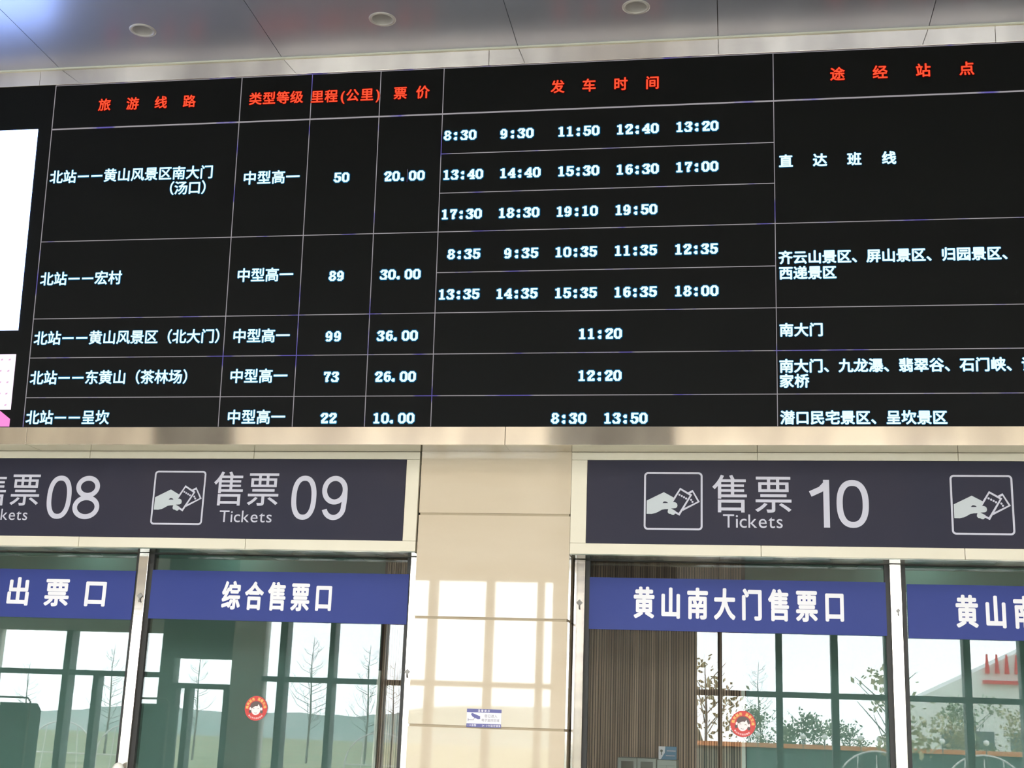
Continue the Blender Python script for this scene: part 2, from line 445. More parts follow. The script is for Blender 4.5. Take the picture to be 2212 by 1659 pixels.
box('hall_slab', -20, 12, -18.2, -3.5, 9.2, 9.35, M['ceil_hall'], ceil_)
for a, b in ((-20, -10.75), (7.45, 12)):
    box('plain_soffit', a, b, -3.5, 0.02, ZC, ZC+0.03, M['ceil_panel'], ceil_)

wl = box('wall_left', -20.3, -20, -18.2, 0.4, 0, 9.35, M['wall']); tag(wl, kind='structure')
wr = box('wall_right', 12, 12.3, -18.2, 0.4, 0, 9.35, M['wall']); tag(wr, kind='structure')

# rear wall of the hall, behind the photographer: entrance glazing
wb = empty('wall_back'); tag(wb, kind='structure')
YB0, YB1 = -18.3, -18.0
def solid(x0, x1, z0, z1, m_='wall'): box('wall_block', x0, x1, YB0, YB1, z0, z1, M[m_], wb)
solid(-20, -15.25, 0, 9.35); solid(-15.25, -11.6, 3.3, 9.35); solid(-11.6, -11.3, 0, 9.35, 'wall_dark')
solid(-11.3, -10.07, 2.8, 9.35, 'wall_dark'); solid(-10.07, -9.4, 0, 9.35); solid(-9.4, -3.48, 4.44, 9.35)
solid(-3.48, -0.73, 0, 9.35); solid(-0.73, 7.5, 4.44, 9.35); solid(7.5, 12, 0, 9.35)
def glazing(x0, x1, ztop, muls, trs, doors=()):
    for x, wd in muls: box('mullion', x-wd/2, x+wd/2, YB0+.05, YB1+.06, 0, ztop, M['mullion'], wb)
    for z in trs: box('transom', x0, x1, YB0+.06, YB1+.05, z-.05, z+.05, M['mullion'], wb)
    for x, z in doors: box('door_frame', x-.06, x+.06, YB0+.08, YB1+.04, 0, z, M['mullion'], wb)
    box('glass_pane', x0, x1, -18.16, -18.15, 0, ztop, M['glass_far'], wb)
box('dark_wall_panel', -3.45, -1.15, -17.98, -17.93, 4.6, 7.2, M['wall_dark'], wb)
glazing(-15.25, -11.6, 3.3, [(-13.62, .14)], [2.45], [(-12.95, 2.4)])
glazing(-11.3, -10.07, 2.8, [], [2.25], [(-10.95, 2.2), (-11.25, 2.2), (-10.12, 2.2)])
glazing(-9.4, -3.48, 4.44, [(-8.99, .15), (-7.97, .11), (-6.93, .11), (-5.86, .14), (-4.72, .13), (-3.72, .11)], [2.44], [])
glazing(-0.73, 7.5, 4.44, [(-0.29, .08), (.82, .12), (1.85, .13), (2.83, .12), (4.25, .13), (5.26, .13), (6.3, .13)], [2.44], [])

# ------------------------------------------------------------------ sign surrounds (cream aluminium) above the ticket windows
def surround(idx, x0, x1, sx0, sx1, seams_top, seams_bot):
    t = empty('trim_%d' % idx, (x0, 0, 2.636)); tag(t, kind='structure')
    def P(a, b, z0, z1, nm='frame_panel'):
        MB().box(a-x0+.0012, b-x0-.0012, 0.0, 0.24, z0-2.636, z1-2.636).build(nm, M['cream'], t, bevel=0.002)
    zt0, zt1, zb0, zb1 = 3.2145, 3.2615, 2.640, 2.7045
    cuts = [x0]+[s for s in seams_top if x0 < s < x1]+[x1]
    for a, b in zip(cuts, cuts[1:]): P(a, b, zt0, zt1)
    cuts = [x0]+[s for s in seams_bot if x0 < s < x1]+[x1]
    for a, b in zip(cuts, cuts[1:]): P(a, b, zb0, zb1)
    if sx0 > x0: P(x0, sx0, zb1+.001, zt0-.001)
    if sx1 < x1: P(sx1, x1, zb1+.001, zt0-.001)
    box('backing', .0, x1-x0, .03, .24, .07, .560, M['gasket'], t)
    # polished soffit under the surround, and a strip imitating its reflection
    MB().box(0.004, x1-x0-0.004, 0.004, 0.225, -.002, .004).build('soffit_and_reflection', M['soffit'], t)
    MB().box(0.004, x1-x0-0.004, 0.262, 0.50, -.004, .004).build('soffit_and_reflection', M['soffit'], t)  # added strip standing in for the soffit mirrored in the glass
    box('glazing_channel', 0.0, x1-x0, .225, .262, -.008, .004, M['gasket'], t)
    return t
surround(1, -8.4, -1.927, -8.3, -2.0125, [-7.5, -6.36, -5.24, -4.126, -3.012], [-7.5, -6.36, -5.24, -4.136, -3.02])
surround(2, -0.978, 6.5, -0.880, 6.4, [.138, 1.292, 2.45, 3.6, 4.75, 5.9], [.154, 1.304, 2.45, 3.6, 4.75, 5.9])

# ------------------------------------------------------------------ dark illuminated-style sign bands
def icon(parent, cx, cz, sz, y):
    """pictogram: rounded square, hand holding two tickets. units: sz = outer width"""
    k = sz/1322.0                                   # picture units of the close-up
    X = lambda u: cx + (u-1186)*k
    Z = lambda v: cz - (v-865)*k
    def rrect(x0, x1, z0, z1, r_, n=6):
        pts = []
        for (ax, az, t0) in ((x1-r_, z1-r_, 0), (x0+r_, z1-r_, PI/2), (x0+r_, z0+r_, PI), (x1-r_, z0+r_, 1.5*PI)):
            for i in range(n+1):
                t = t0 + PI/2*i/n; pts.append((ax+r_*math.cos(t), az+r_*math.sin(t)))
        return pts
    a = rrect(X(525), X(1847), Z(1527), Z(203), 90*k); b = rrect(X(567), X(1805), Z(1485), Z(245), 52*k)
    mb = MB(); n = len(a); base = 0
    mb.v = [(p[0], y, p[1]) for p in a] + [(p[0], y, p[1]) for p in b]
    mb.f = [(i, (i+1) % n, n+(i+1) % n, n+i) for i in range(n)]
    mb.build('icon_frame', M['sign_text'], parent)
    def poly_ring(mb, outer, inner, yy):
        n = len(outer); o = len(mb.v)
        mb.v += [(X(u), yy, Z(v)) for u, v in outer] + [(X(u), yy, Z(v)) for u, v in inner]
        mb.f += [(o+i, o+(i+1) % n, o+n+(i+1) % n, o+n+i) for i in range(n)]
    def flat(mb, pts, yy):
        o = len(mb.v); mb.v += [(X(u), yy, Z(v)) for u, v in pts]; mb.f.append(tuple(range(o, o+len(pts))))
    def dots(mb, cs, r_, yy):
        for u, v in cs: flat(mb, [(u+r_*math.cos(2*PI*i/10), v+r_*math.sin(2*PI*i/10)) for i in range(10)], yy)
    hand = [(588, 860), (975, 665), (1200, 788), (1182, 890), (1225, 892), (1268, 915), (1284, 960), (1275, 1005), (1240, 1028),
            (1138, 1038), (1240, 1090), (1262, 1150), (1228, 1155), (1205, 1182), (1165, 1182), (1135, 1162), (1090, 1155), (1065, 1125), (1065, 1095), (1078, 1052),
            (1000, 1055), (930, 1068), (860, 1110), (790, 1145), (700, 1165), (588, 1163)]
    mb = MB(); flat(mb, hand[::-1], y); 
    mb.build('icon_hand', M['icon_hand'], parent)
    mb = MB(); flat(mb, [(945, 915), (975, 880), (1010, 877), (1050, 890), (1070, 913)], y-.0012); mb.build('icon_gap', M['sign_dark'], parent)
    # rear ticket
    mb = MB()
    flat(mb, [(1520, 664), (1625, 607), (1785, 882), (1400, 1092), (1420, 1030), (1438, 1024), (1735, 872), (1620, 660), (1545, 705)], y)
    dots(mb, [(1590, 835), (1620, 882)], 24, y)
    mb.build('icon_ticket', M['sign_text'], parent)
    # front ticket (outline) drawn over the hand's fingers
    mb = MB()
    flat(mb, [(1342, 560), (1612, 720), (1330, 1200), (1200, 1128), (1225, 1092), (1312, 1140), (1560, 738), (1350, 612), (1222, 830), (1182, 892), (1198, 788)], y-.0006)
    dots(mb, [(1328, 722), (1380, 750), (1430, 778), (1478, 806)], 24, y-.0006)
    mb.build('icon_ticket', M['sign_text'], parent)

def strokes(parent, name, paths, width, y, m_):
    mb = MB()
    for pi_, pts in enumerate(paths):
        yy = y-pi_*.0002
        closed = pts[0] == pts[-1]
        P = [Vector(p) for p in pts]; n = len(P)
        L, Rr = [], []
        for i in range(n):
            if closed:
                a = P[(i-1) % (n-1)] if i else P[n-2]; c = P[(i+1) % (n-1)] if i < n-1 else P[1]
                d = (c-a)
            else: d = P[min(i+1, n-1)] - P[max(i-1, 0)]
            d.normalize(); nn = Vector((-d.y, d.x))
            L.append(P[i]+nn*width/2); Rr.append(P[i]-nn*width/2)
        o = len(mb.v)
        mb.v += [(p.x, yy, p.y) for p in L] + [(p.x, yy, p.y) for p in Rr]
        mb.f += [(o+n+i, o+n+i+1, o+i+1, o+i) for i in range(n-1)]
    return mb.build(name, m_, parent)
def ell(cx, cz, rx, rz, a0, a1, n=40, p=2.0):
    out = []
    for i in range(n+1):
        t = R(a0+(a1-a0)*i/n); c, s_ = math.cos(t), math.sin(t)
        q = 2.0/p
        out.append((cx+rx*math.copysign(abs(c)**q, c), cz+rz*math.copysign(abs(s_)**q, s_)))
    return out
def numeral(parent, d, x0, x1, z0, z1, y, wd=0.035):
    """one light grotesque numeral, centre-line strokes"""
    h = z1-z0; cx = (x0+x1)/2; r_ = (x1-x0)/2 - wd/2; a = wd/2
    if d == '0':
        e_ = ell(cx, (z0+z1)/2, r_, h/2-a, 0, 360, 48, 2.35); e_[-1] = e_[0]; P = [e_]
    elif d == '8':
        u = ell(cx, z0+h*0.745, r_*0.86, h*0.255-a, 0, 360, 40); u[-1] = u[0]
        l = ell(cx, z0+h*0.275, r_, h*0.275-a, 0, 360, 40); l[-1] = l[0]; P = [u, l]
    elif d == '9':
        u = ell(cx, z1-h*0.325, r_, h*0.325-a, 0, 360, 44); u[-1] = u[0]
        tail = [(cx+r_, z1-h*0.325), (cx+r_, z0+h*0.5), (cx+r_*0.96, z0+h*0.38)] + ell(cx, z0+h*0.30, r_*0.93, h*0.30-a, 0, -165, 26)
        P = [u, tail]
    elif d == '1':
        P = [[(x1-a, z1), (x1-a, z0)], [(x1-wd*0.4, z1-wd*0.55), (x0+(x1-x0)*0.55, z0+h*0.80), (x0, z0+h*0.70)]]
    strokes(parent, 'numeral', P, wd, y, M['sign_text'])
def sign_pair(parent, x0, x1, z0, z1, y):
    """the two characters over the English word"""
    sz = (z1-z0)*1.0
    w2 = (x1-x0)
    c0 = x0+sz*0.47; c1 = x1-sz*0.47
    for ch, c in (('售', c0), ('票', c1)):
        mb = MB(); put_glyph(mb, ch, 0.006, c, (z0+z1)/2, sz*1.0, y, 0.95); mb.build('character', M['sign_text'], parent)
def latin(parent, text, x0, x1, z0, z1, y):
    mb = MB(); put_box(mb, text, 0.0, x0, x1, z0, z1, y, 1.0); return mb.build('lettering', M['sign_text'], parent)

def sign_band(x0, x1, label):
    t = empty('ticket_sign', ((x0+x1)/2, 0, 2.7045)); tag(t, label, 'sign')
    ox = (x0+x1)/2
    MB().box(x0-ox, x1-ox, 0.001, 0.03, 0.0008, 0.509).build('sign_face', M['sign_dark'], t, bevel=0.001)
    return t, ox
Z0S = 2.7045
YS = -0.0006
t, ox = sign_band(-8.3, -2.0135, 'long dark navy sign with ticket icons and numbers 08 and 09 left of marble pillar')
icon(t, -3.492-ox, 2.961-Z0S, 0.347, YS)
sign_pair(t, -3.252-ox, -2.834-ox, 2.915-Z0S, 3.119-Z0S, YS); latin(t, 'Tickets', -3.206-ox, -2.861-ox, 2.808-Z0S, 2.882-Z0S, YS)
for d, a, b in (('0', -2.742, -2.580), ('9', -2.545, -2.380)): numeral(t, d, a-ox, b-ox, 2.828-Z0S, 3.107-Z0S, YS, .032)
dx = -4.867+3.252
sign_pair(t, -4.867-ox, -4.452-ox, 2.902-Z0S, 3.103-Z0S, YS); latin(t, 'Tickets', -4.835-ox, -4.511-ox, 2.806-Z0S, 2.879-Z0S, YS)
for d, a, b in (('0', -4.390, -4.222), ('8', -4.206, -4.022)): numeral(t, d, a-ox, b-ox, 2.817-Z0S, 3.099-Z0S, YS, .032)
icon(t, -5.12-ox, 2.961-Z0S, 0.347, YS)
t, ox = sign_band(-0.880, 6.4, 'long dark navy sign with ticket icon and number 10 right of marble pillar')
icon(t, -0.3605-ox, 2.965-Z0S, 0.349, YS)
sign_pair(t, -0.119-ox, 0.329-ox, 2.901-Z0S, 3.113-Z0S, YS); latin(t, 'Tickets', -0.066-ox, 0.281-ox, 2.808-Z0S, 2.888-Z0S, YS)
for d, a, b in (('1', 0.443, 0.553), ('0', 0.593, 0.777)): numeral(t, d, a-ox, b-ox, 2.815-Z0S, 3.098-Z0S, YS)
icon(t, 1.412-ox, 2.957-Z0S, 0.349, YS)

# ------------------------------------------------------------------ ticket windows: glass, steel posts
def window(idx, x0, x1, panes):
    t = empty('window_%d' % idx, ((x0+x1)/2, 0.24, 1.09)); tag(t, kind='structure'); ox = (x0+x1)/2
    for a, b in panes:
        box('glass_pane', a-ox, b-ox, 0.0, 0.010, 0.0, 1.525, M['glass'], t)
    for a in (x0, x1-0.028): box('side_gasket', a-ox, a+0.028-ox, -0.012, 0.02, 0.0, 1.545, M['gasket'], t)
    return t
window(1, -5.65, -3.807, [(-5.63, -3.82)])
window(2, -3.742, -2.0, [(-3.73, -2.01)])
window(3, -0.902, 0.903, [(-0.89, 0.89)])
window(4, 0.968, 2.81, [(0.98, 2.79)])
window(5, 2.875, 4.7, [(2.885, 4.69)])
def post(x0, x1, label, zt=2.636, y0=.2, y1=.36):
    t = MB().box(x0, x1, y0, y1, 1.09, zt-.004).build('steel_post', M['steel'], None, (0, 0, 0), bevel=.002)
    for v in t.data.vertices: v.co -= Vector(((x0+x1)/2, (y0+y1)/2, 1.09))
    t.location = ((x0+x1)/2, (y0+y1)/2, 1.09)
    return tag(t, label, 'post', None)
post(-3.807, -3.742, 'brushed steel post between the two windows left of the pillar')
post(0.903, 0.968, 'brushed steel post between the two windows right of the pillar')
post(-2.000, -1.920, 'narrow steel jamb post against the left side of the marble pillar')
post(-0.968, -0.902, 'steel jamb post against the right side of the marble pillar', y0=.2)
post(2.81, 2.875, 'brushed steel post beyond the right edge of the photo')
post(-5.715, -5.65, 'brushed steel post beyond the left edge of the photo')

# hooks hanging on the posts
def hook(x, z, y, label, s_=1.0, flip=1):
    t = empty('tape_hook', (x, y, z)); tag(t, label, 'hook')
    MB().prism([(0, .022*s_), (-.020*s_*flip, .002*s_), (0, -.018*s_), (.019*s_*flip, .003*s_)][::flip], -.008, 0).build('hook_plate', M['grey_metal'], t, bevel=.001)
    MB().tube([(0, -.006, -.012*s_), (0, -.012, -.03*s_), (.003, -.014, -.038*s_)], .004*s_, 8).build('hook_stem', M['grey_metal'], t)
hook(-3.772, 2.352, .1995, 'small grey diamond hook on the steel post left of the pillar', 1.0)
hook(-0.933, 2.366, .1995, 'small grey diamond hook on the jamb right of the marble pillar', 1.0)
hook(0.944, 2.358, .1995, 'small pale diamond hook on the far right steel post', .7)
hook(-1.985, 1.925, .1995, 'small grey hook low on the jamb left of the marble pillar', .9)

# blue banners fixed along the glass
def banner(x0, x1, z0, z1, text, centers, zc, cw, ch_, label, sag=0.0):
    cx = (x0+x1)/2
    t = empty('blue_banner', (cx, 0.226, z0)); tag(t, label, 'banner')
    mb = MB(); N = 24
    for i in range(N):
        pass
    vs_ = []; fs = []
    for i in range(N+1):
        u = i/N; x = x0-cx+(x1-x0)*u; dz = sag*4*u*(1-u); yy = 0.0015*math.sin(u*17)
        vs_ += [(x, -.002+yy, dz), (x, .001+yy, dz), (x, -.002+yy, z1-z0-dz*.5), (x, .001+yy, z1-z0-dz*.5)]
    for i in range(N):
        a = i*4; b = a+4
        fs += [(a, b, b+2, a+2), (b+1, a+1, a+3, b+3), (a+2, b+2, b+3, a+3), (a, a+1, b+1, b)]
    fs += [(0, 2, 3, 1), (N*4, N*4+1, N*4+3, N*4+2)]
    mb.raw(vs_, fs); mb.build('vinyl_sheet', M['banner'], t)
    for c, s_ in zip(centers, text):
        mb = MB(); put_glyph(mb, s_, 0.034, c-cx, zc-z0, ch_, -.0045, cw/ch_); mb.build('character', M['white_vinyl'], t)
banner(-5.60, -3.829, 2.204, 2.517, '出票口', [-4.632, -4.360, -4.092], 2.366, .155, .165, 'blue banner reading 出票口 on the leftmost window glass')
banner(-3.716, -2.0125, 2.2145, 2.526, '综合售票口', [-3.168, -3.015, -2.862, -2.709, -2.556], 2.368, .108, .162, 'blue banner reading 综合售票口 between left post and marble pillar')
banner(-0.876, 0.8795, 2.214, 2.5275, '黄山南大门售票口', [-0.543+.1608*i for i in range(8)], 2.376, .112, .170, 'blue banner reading 黄山南大门售票口 just right of the marble pillar')
banner(1.0015, 2.75, 2.205, 2.519, '黄山南大门售票口', [1.335+.1608*i for i in range(8)], 2.363, .112, .170, 'blue banner cut by the right edge of the photo')

# ------------------------------------------------------------------ round smiling-face stickers on the glass
def sticker(x, z, rot, label):
    t = empty('round_sticker', (x, 0.2385, z), (0, rot, 0)); tag(t, label, 'sticker', 'round stickers on the ticket glass')
    r0 = 0.0735
    def disc(name, cx, cz, rx, rz, y, m_, n=40, a0=0, a1=360, th=.0004):
        pts = [(cx+rx*math.cos(R(a0+(a1-a0)*i/n)), cz+rz*math.sin(R(a0+(a1-a0)*i/n))) for i in range(n if a1-a0 == 360 else n+1)]
        return MB().prism(pts, y-th, y).build(name, m_, t)
    disc('disc', 0, 0, r0, r0*1.02, 0, M['red'])
    # pigtails, ears, hair, face
    for sx_ in (-1, 1):
        disc('pigtail', sx_*.037, -.020, .009, .011, -.0008, M['hair'], 14)
    disc('hair', 0, .010, .039, .033, -.0012, M['hair'], 30)
    for sx_ in (-1, 1): disc('ear', sx_*.0365, -.003, .006, .009, -.0014, M['skin'], 14)
    face = [(-.030, -.006), (-.028, -.020), (-.020, -.033), (-.008, -.041), (.004, -.041), (.017, -.035), (.026, -.024), (.031, -.006),
            (.0305, .001), (.022, .015), (.016, .026), (.008, .012), (0, .014), (-.008, .012), (-.018, .004), (-.028, -.001)]
    MB().prism([(a, b) for a, b in face], -.0020, -.0016).build('face', M['skin'], t)
    strokes(t, 'eye', [[(-.022, -.004), (-.017, -.0005), (-.010, -.005)]], .0028, -.0023, M['line'])
    strokes(t, 'eye', [[(.010, -.004), (.016, -.001), (.022, -.004)]], .0028, -.0023, M['line'])
    strokes(t, 'mouth', [[(-.009, -.026), (0, -.030), (.009, -.027)]], .0026, -.0023, M['line'])
    mb = MB()
    for i, ch in enumerate(STK1):
        a = 180-8 - (i if i < 4 else i+0.75)*(180-16+0)/7.75
        a = R(a+3); put_glyph(mb, ch, 0.03, .0575*math.cos(a), .0575*math.sin(a), .017, -.0009, 1.0, a-PI/2)
    mb.build('arc_text', M['gold'], t)
    mb = MB()
    for i, ch in enumerate(STK2):
        a = R(228+i*84/7); put_glyph(mb, ch, 0.02, .0605*math.cos(a), .0605*math.sin(a), .010, -.0009, 1.0, a+PI/2)
    mb.build('arc_text', M['pinkw'], t)
sticker(-2.948, 1.679, 0, 'round red smiling-face sticker on the teal-backed glass left of the pillar')
sticker(0.043, 1.686, R(8), 'tilted round red smiling-face sticker beside the brown slatted wall')

# ------------------------------------------------------------------ surveillance plaque on the pillar
t = empty('notice_plaque', (-1.459, -0.0004, 1.612)); tag(t, 'small blue and white surveillance notice with camera drawing on marble pillar', 'notice')
W2, HH = .1035, .105
MB().box(-W2, W2, -.003, 0, 0, HH).build('plate', M['plaque_white'], t, bevel=.0005)
MB().box(-W2, W2, -.0036, -.003, HH-.020, HH).build('top_stripe', M['plaque_blue'], t)
MB().box(-W2, W2, -.0036, -.003, 0, .021).build('bottom_stripe', M['plaque_blue'], t)
mb = MB()
for i, ch in enumerate('温馨提示'): put_glyph(mb, ch, .02, -.030+i*.019, HH-.010, .013, -.0042)
put_list = '110报警'
for i, ch in enumerate('110'): put_glyph(mb, ch, .01, -.092+i*.008, .011, .011, -.0042)
for i, ch in enumerate('报警'): put_glyph(mb, ch, .01, -.066+i*.015, .011, .012, -.0042)
for i, ch in enumerate('24'): put_glyph(mb, ch, .01, -.004+i*.008, .011, .012, -.0042)
for i, ch in enumerate('小时监控摄像'): put_glyph(mb, ch, .01, .019+i*.0150, .011, .012, -.0042)
mb.build('white_lettering', M['plaque_white'], t)
mb = MB()
for i, ch in enumerate('您已进入'): put_glyph(mb, ch, .01, .012+i*.0195, .066, .0155, -.0042)
for i, ch in enumerate('电子监控区域'): put_glyph(mb, ch, .01, -.006+i*.0180, .042, .0150, -.0042)
mb.build('grey_lettering', M['plaque_grey'], t)
cam_pts = [(-.078, .072), (-.073, .082), (-.022, .063), (-.024, .056), (-.020, .054), (-.025, .047), (-.036, .046), (-.056, .054), (-.068, .060)]
MB().prism(cam_pts[::-1], -.0044, -.003).build('camera_drawing', M['plaque_blue'], t)
strokes(t, 'bracket_drawing', [[(-.056, .056), (-.062, .042), (-.092, .042)], [(-.094, .034), (-.094, .050)]], .004, -.0042, M['plaque_grey'])

# ------------------------------------------------------------------ room behind the glass
bw = empty('wall_office'); tag(bw, kind='structure')
box('teal_panel', -8.4, -2.635, 2.0, 2.1, 0, 3.1, M['teal'], bw)
box('teal_panel', 0.075, 6.5, 2.0, 2.1, 0, 3.1, M['teal'], bw)
box('slat_backing', -2.635, .075, 2.0, 2.1, 0, 3.1, M['slat_gap'], bw)
mb = MB(); x = -2.612; rs = random.Random(3)
while x < 0.036:
    w_ = rs.choice((.0105, .012, .0135)); d_ = rs.uniform(.012, .022)
    mb.box(x, x+w_, 2.0-d_, 2.0, 0.0, 3.1); x += w_+rs.choice((.0045, .006, .0075))
o = mb.build('wood_slats', M['slat'], bw); o['kind'] = 'stuff'
box('edge_trim', -2.640, -2.615, 1.955, 2.0, 0, 2.0, M['trim_white'], bw)
box('edge_trim', 0.042, 0.068, 1.955, 2.0, 0, 2.0, M['trim_white'], bw)
of = box('ceiling_office', -8.4, 6.5, .42, 2.1, 3.1, 3.16, M['wall']); tag(of, kind='structure')
box('office_side', -8.5, -8.4, .4, 2.1, 0, 3.16, M['wall'], bw); box('office_side', 6.5, 6.6, .4, 2.1, 0, 3.16, M['wall'], bw)
for x in (-6.9, -4.953, -3.78, 1.30, 2.6, 4.5):
    area('office_wall_washer', (x, 1.72, 3.05),   .10, .10, 2.4, (0.95, 1.0, 0.95))

def cabinet(x0, x1, z1, label, win=True):
    cx = (x0+x1)/2; t = empty('metal_cabinet', (cx, 1.75, 0)); tag(t, label, 'cabinet', 'grey cabinets by the slatted wall')
    h = (x1-x0)/2
    MB().box(-h, h, -.20, .20, 0.0, z1).build('body', M['kiosk'], t, bevel=.004)
    if win:
        MB().box(-h*.62, h*.66, -.206, -.200, z1-.078, z1-.022).build('display_window', M['kiosk_win'], t)
        MB().box(-h*.3, h*.3, -.207, -.200, z1-.30, z1-.285).build('slot', M['kiosk_win'], t)
    else:
        for a, b in ((-h*.85, -.001), (.001, h*.85)):
            MB().box(a, b, -.207, -.200, .3, z1-.035).build('door', M['kiosk'], t, bevel=.001)
    return t
#CAB
cabinet(-.800, -.668, 1.449, 'grey metal cabinet with small dark window, leftmost of the three', True)
cabinet(-.667, -.536, 1.449, 'grey metal cabinet with small dark window, middle of the three')
cabinet(-.530, -.398, 1.444, 'grey double-door metal cabinet standing under the small blue sign', False)
t = empty('small_blue_sign', (-.464, 1.66, 1.444)); tag(t, 'small blue and white card standing on the rightmost grey cabinet', 'sign')
MB().box(-.062, .062, -.004, .004, 0, .088).build('card', M['blue_sign'], t, bevel=.001)
MB().prism([(-.062, 0), (-.045, .004), (-.02, .045), (-.016, .088), (-.062, .088)], -.005, -.004).build('white_corner', M['plaque_white'], t)
MB().lathe([(0.0001, 0), (.009, 0), (.009, .001), (.0001, .001)], 0, 0, 0, 14).build('emblem', M['kiosk_win'], t, (-.042, -.0052, .058)).rotation_euler = (R(90), 0, 0)
MB().box(-.045, -.039, -.006, -.005, .030, .052).build('emblem_stem', M['kiosk_win'], t)
MB().box(-.006, .055, -.0052, -.004, .056, .062).build('print_line', M['sign_text'], t)
MB().box(-.012, .050, -.0052, -.004, .024, .030).build('print_line', M['sign_text'], t)
# white knob at the foot of the left post
t = empty('intercom', (-3.772, .14, 1.09)); tag(t, 'intercom with white rounded cap at the foot of the left post', 'intercom')
MB().lathe([(0.0001, .235), (.012, .232), (.026, .222), (.034, .206), (.036, .188), (.034, .09), (.0001, .088)], 0, 0, 0, 28).build('cap', M['plastic_white'], t, smooth=True)
MB().lathe([(.0001, 0), (.045, 0), (.045, .012), (.014, .02), (.014, .09), (.0001, .09)], 0, 0, 0, 24).build('base', M['steel'], t)

# ------------------------------------------------------------------ the departure board
TH = R(3.4)
board = empty('departure_board', (0, -0.21, 3.3764), (TH, 0, 0))
tag(board, 'huge black LED timetable board in a steel frame under the ceiling', 'display board')
BX0, BX1, BT = -8.2, 6.2, 2.333
box('led_screen', BX0, BX1, 0.0, .04, -.004, BT+.004, M['board_face'], board)
box('cabinet', BX0+.02, BX1-.02, .041, .17, -.02, BT+.02, M['board_case'], board)
# steel frame pieces
def trim_material():
    mt = mat('trim_steel', lin(235, 225, 212), 0.06, metal=0.95); nt = mt.node_tree; b = nt.nodes['Principled BSDF']
    tc = nt.nodes.new('ShaderNodeTexCoord'); mp = nt.nodes.new('ShaderNodeMapping'); mp.inputs['Scale'].default_value = (1, 1, .35)
    n = nt.nodes.new('ShaderNodeTexNoise'); n.inputs['Scale'].default_value = 2.2; n.inputs['Detail'].default_value = 3
    r_ = nt.nodes.new('ShaderNodeValToRGB')
    r_.color_ramp.elements[0].position = .36; r_.color_ramp.elements[0].color = lin(206, 196, 186)
    r_.color_ramp.elements[1].position = .6; r_.color_ramp.elements[1].color = lin(248, 238, 224)
    nt.links.new(tc.outputs['Object'], mp.inputs[0]); nt.links.new(mp.outputs[0], n.inputs[0]); nt.links.new(n.outputs[0], r_.inputs[0])
    nt.links.new(r_.outputs[0], b.inputs['Base Color'])
    bp = nt.nodes.new('ShaderNodeBump'); bp.inputs['Strength'].default_value = .05; bp.inputs['Distance'].default_value = .05
    n2 = nt.nodes.new('ShaderNodeTexNoise'); n2.inputs['Scale'].default_value = 1.6; n2.inputs['Detail'].default_value = 1
    nt.links.new(tc.outputs['Object'], n2.inputs[0]); nt.links.new(n2.outputs[0], bp.inputs['Height']); nt.links.new(bp.outputs[0], b.inputs['Normal'])
    return mt
M['trim'] = trim_material()
cs = [BX0, -4.617, -1.529, 1.568, 4.66, BX1]
for a, b in zip(cs, cs[1:]):
    MB().box(a+.001, b-.001, -.012, .10, BT+.002, 2.443).build('frame_top', M['trim'], board, bevel=.0015)
cs = [BX0, -4.464, -1.358, 1.75, 4.85, BX1]
for a, b in zip(cs, cs[1:]):
    MB().box(a+.001, b-.001, -.012, .02, -.1145, -.004).build('frame_bottom', M['trim'], board, bevel=.0015)
    MB().raw([(a+.001, .010, -.1145), (b-.001, .010, -.1145), (b-.001, .203, -.1262), (a+.001, .203, -.1262), (a+.001, .010, -.1105), (b-.001, .010, -.1105), (b-.001, .203, -.1222), (a+.001, .203, -.1222)], [(3, 2, 1, 0), (4, 5, 6, 7), (0, 1, 5, 4), (1, 2, 6, 5), (2, 3, 7, 6), (3, 0, 4, 7)]).build('frame_underside', M['steel_mirror'], board)
MB().box(BX0, BX1, -.026, .12, 2.4425, 2.454).build('edge_bead', M['trim_white'], board, bevel=.002)
# bright picture panels at the left end
MB().box(-8.0, -4.600, -.004, .0, .638, 2.026).build('picture_panel', M['screen_white'], board)
MB().box(-8.0, -4.5975, -.004, .0, .112, .478).build('picture_panel', M['screen_pink'], board)
MB().prism([(-8.0, .002), (-4.596, .002), (-4.596, .052), (-4.672, .106), (-8.0, .106)], -.004, 0).build('picture_panel', M['screen_magenta'], board)
mb = MB(); rs = random.Random(5)
for i in range(9):
    for j in range(5):
        cx, cz = -4.63-i*.055-rs.uniform(0, .01), .14+j*.075
        mb.prism([(cx-.008, cz-.004), (cx+.006, cz-.002), (cx+.009, cz+.008), (cx-.004, cz+.006)], -.0055, -.004)
mb.build('picture_specks', M['screen_speck'], board)
# ruled lines, one LED wide
LX = [-4.5, -3.183, -2.7005, -2.239, -1.8215, .2535]
def rule(x0, x1, z0, z1): MB().box(x0, x1, -.0028, .0, z0, z1).build('ruled_line', M['rule'], board)
hw = .0022
for x in LX: rule(x-hw, x+hw, 0, BT)
rule(-4.5, BX1-.6, 2.0155, 2.0245)
rule(-4.5, BX1-.6, BT-.003, BT)
for z in (1.235, .712, .4515, .190): rule(-4.5, BX1-.6, z-hw, z+hw)
for z in (1.751, 1.490, .9705): rule(-1.8215, .2535, z-hw, z+hw)
rule(-2.0365, -2.0350, 1.572, 1.656)

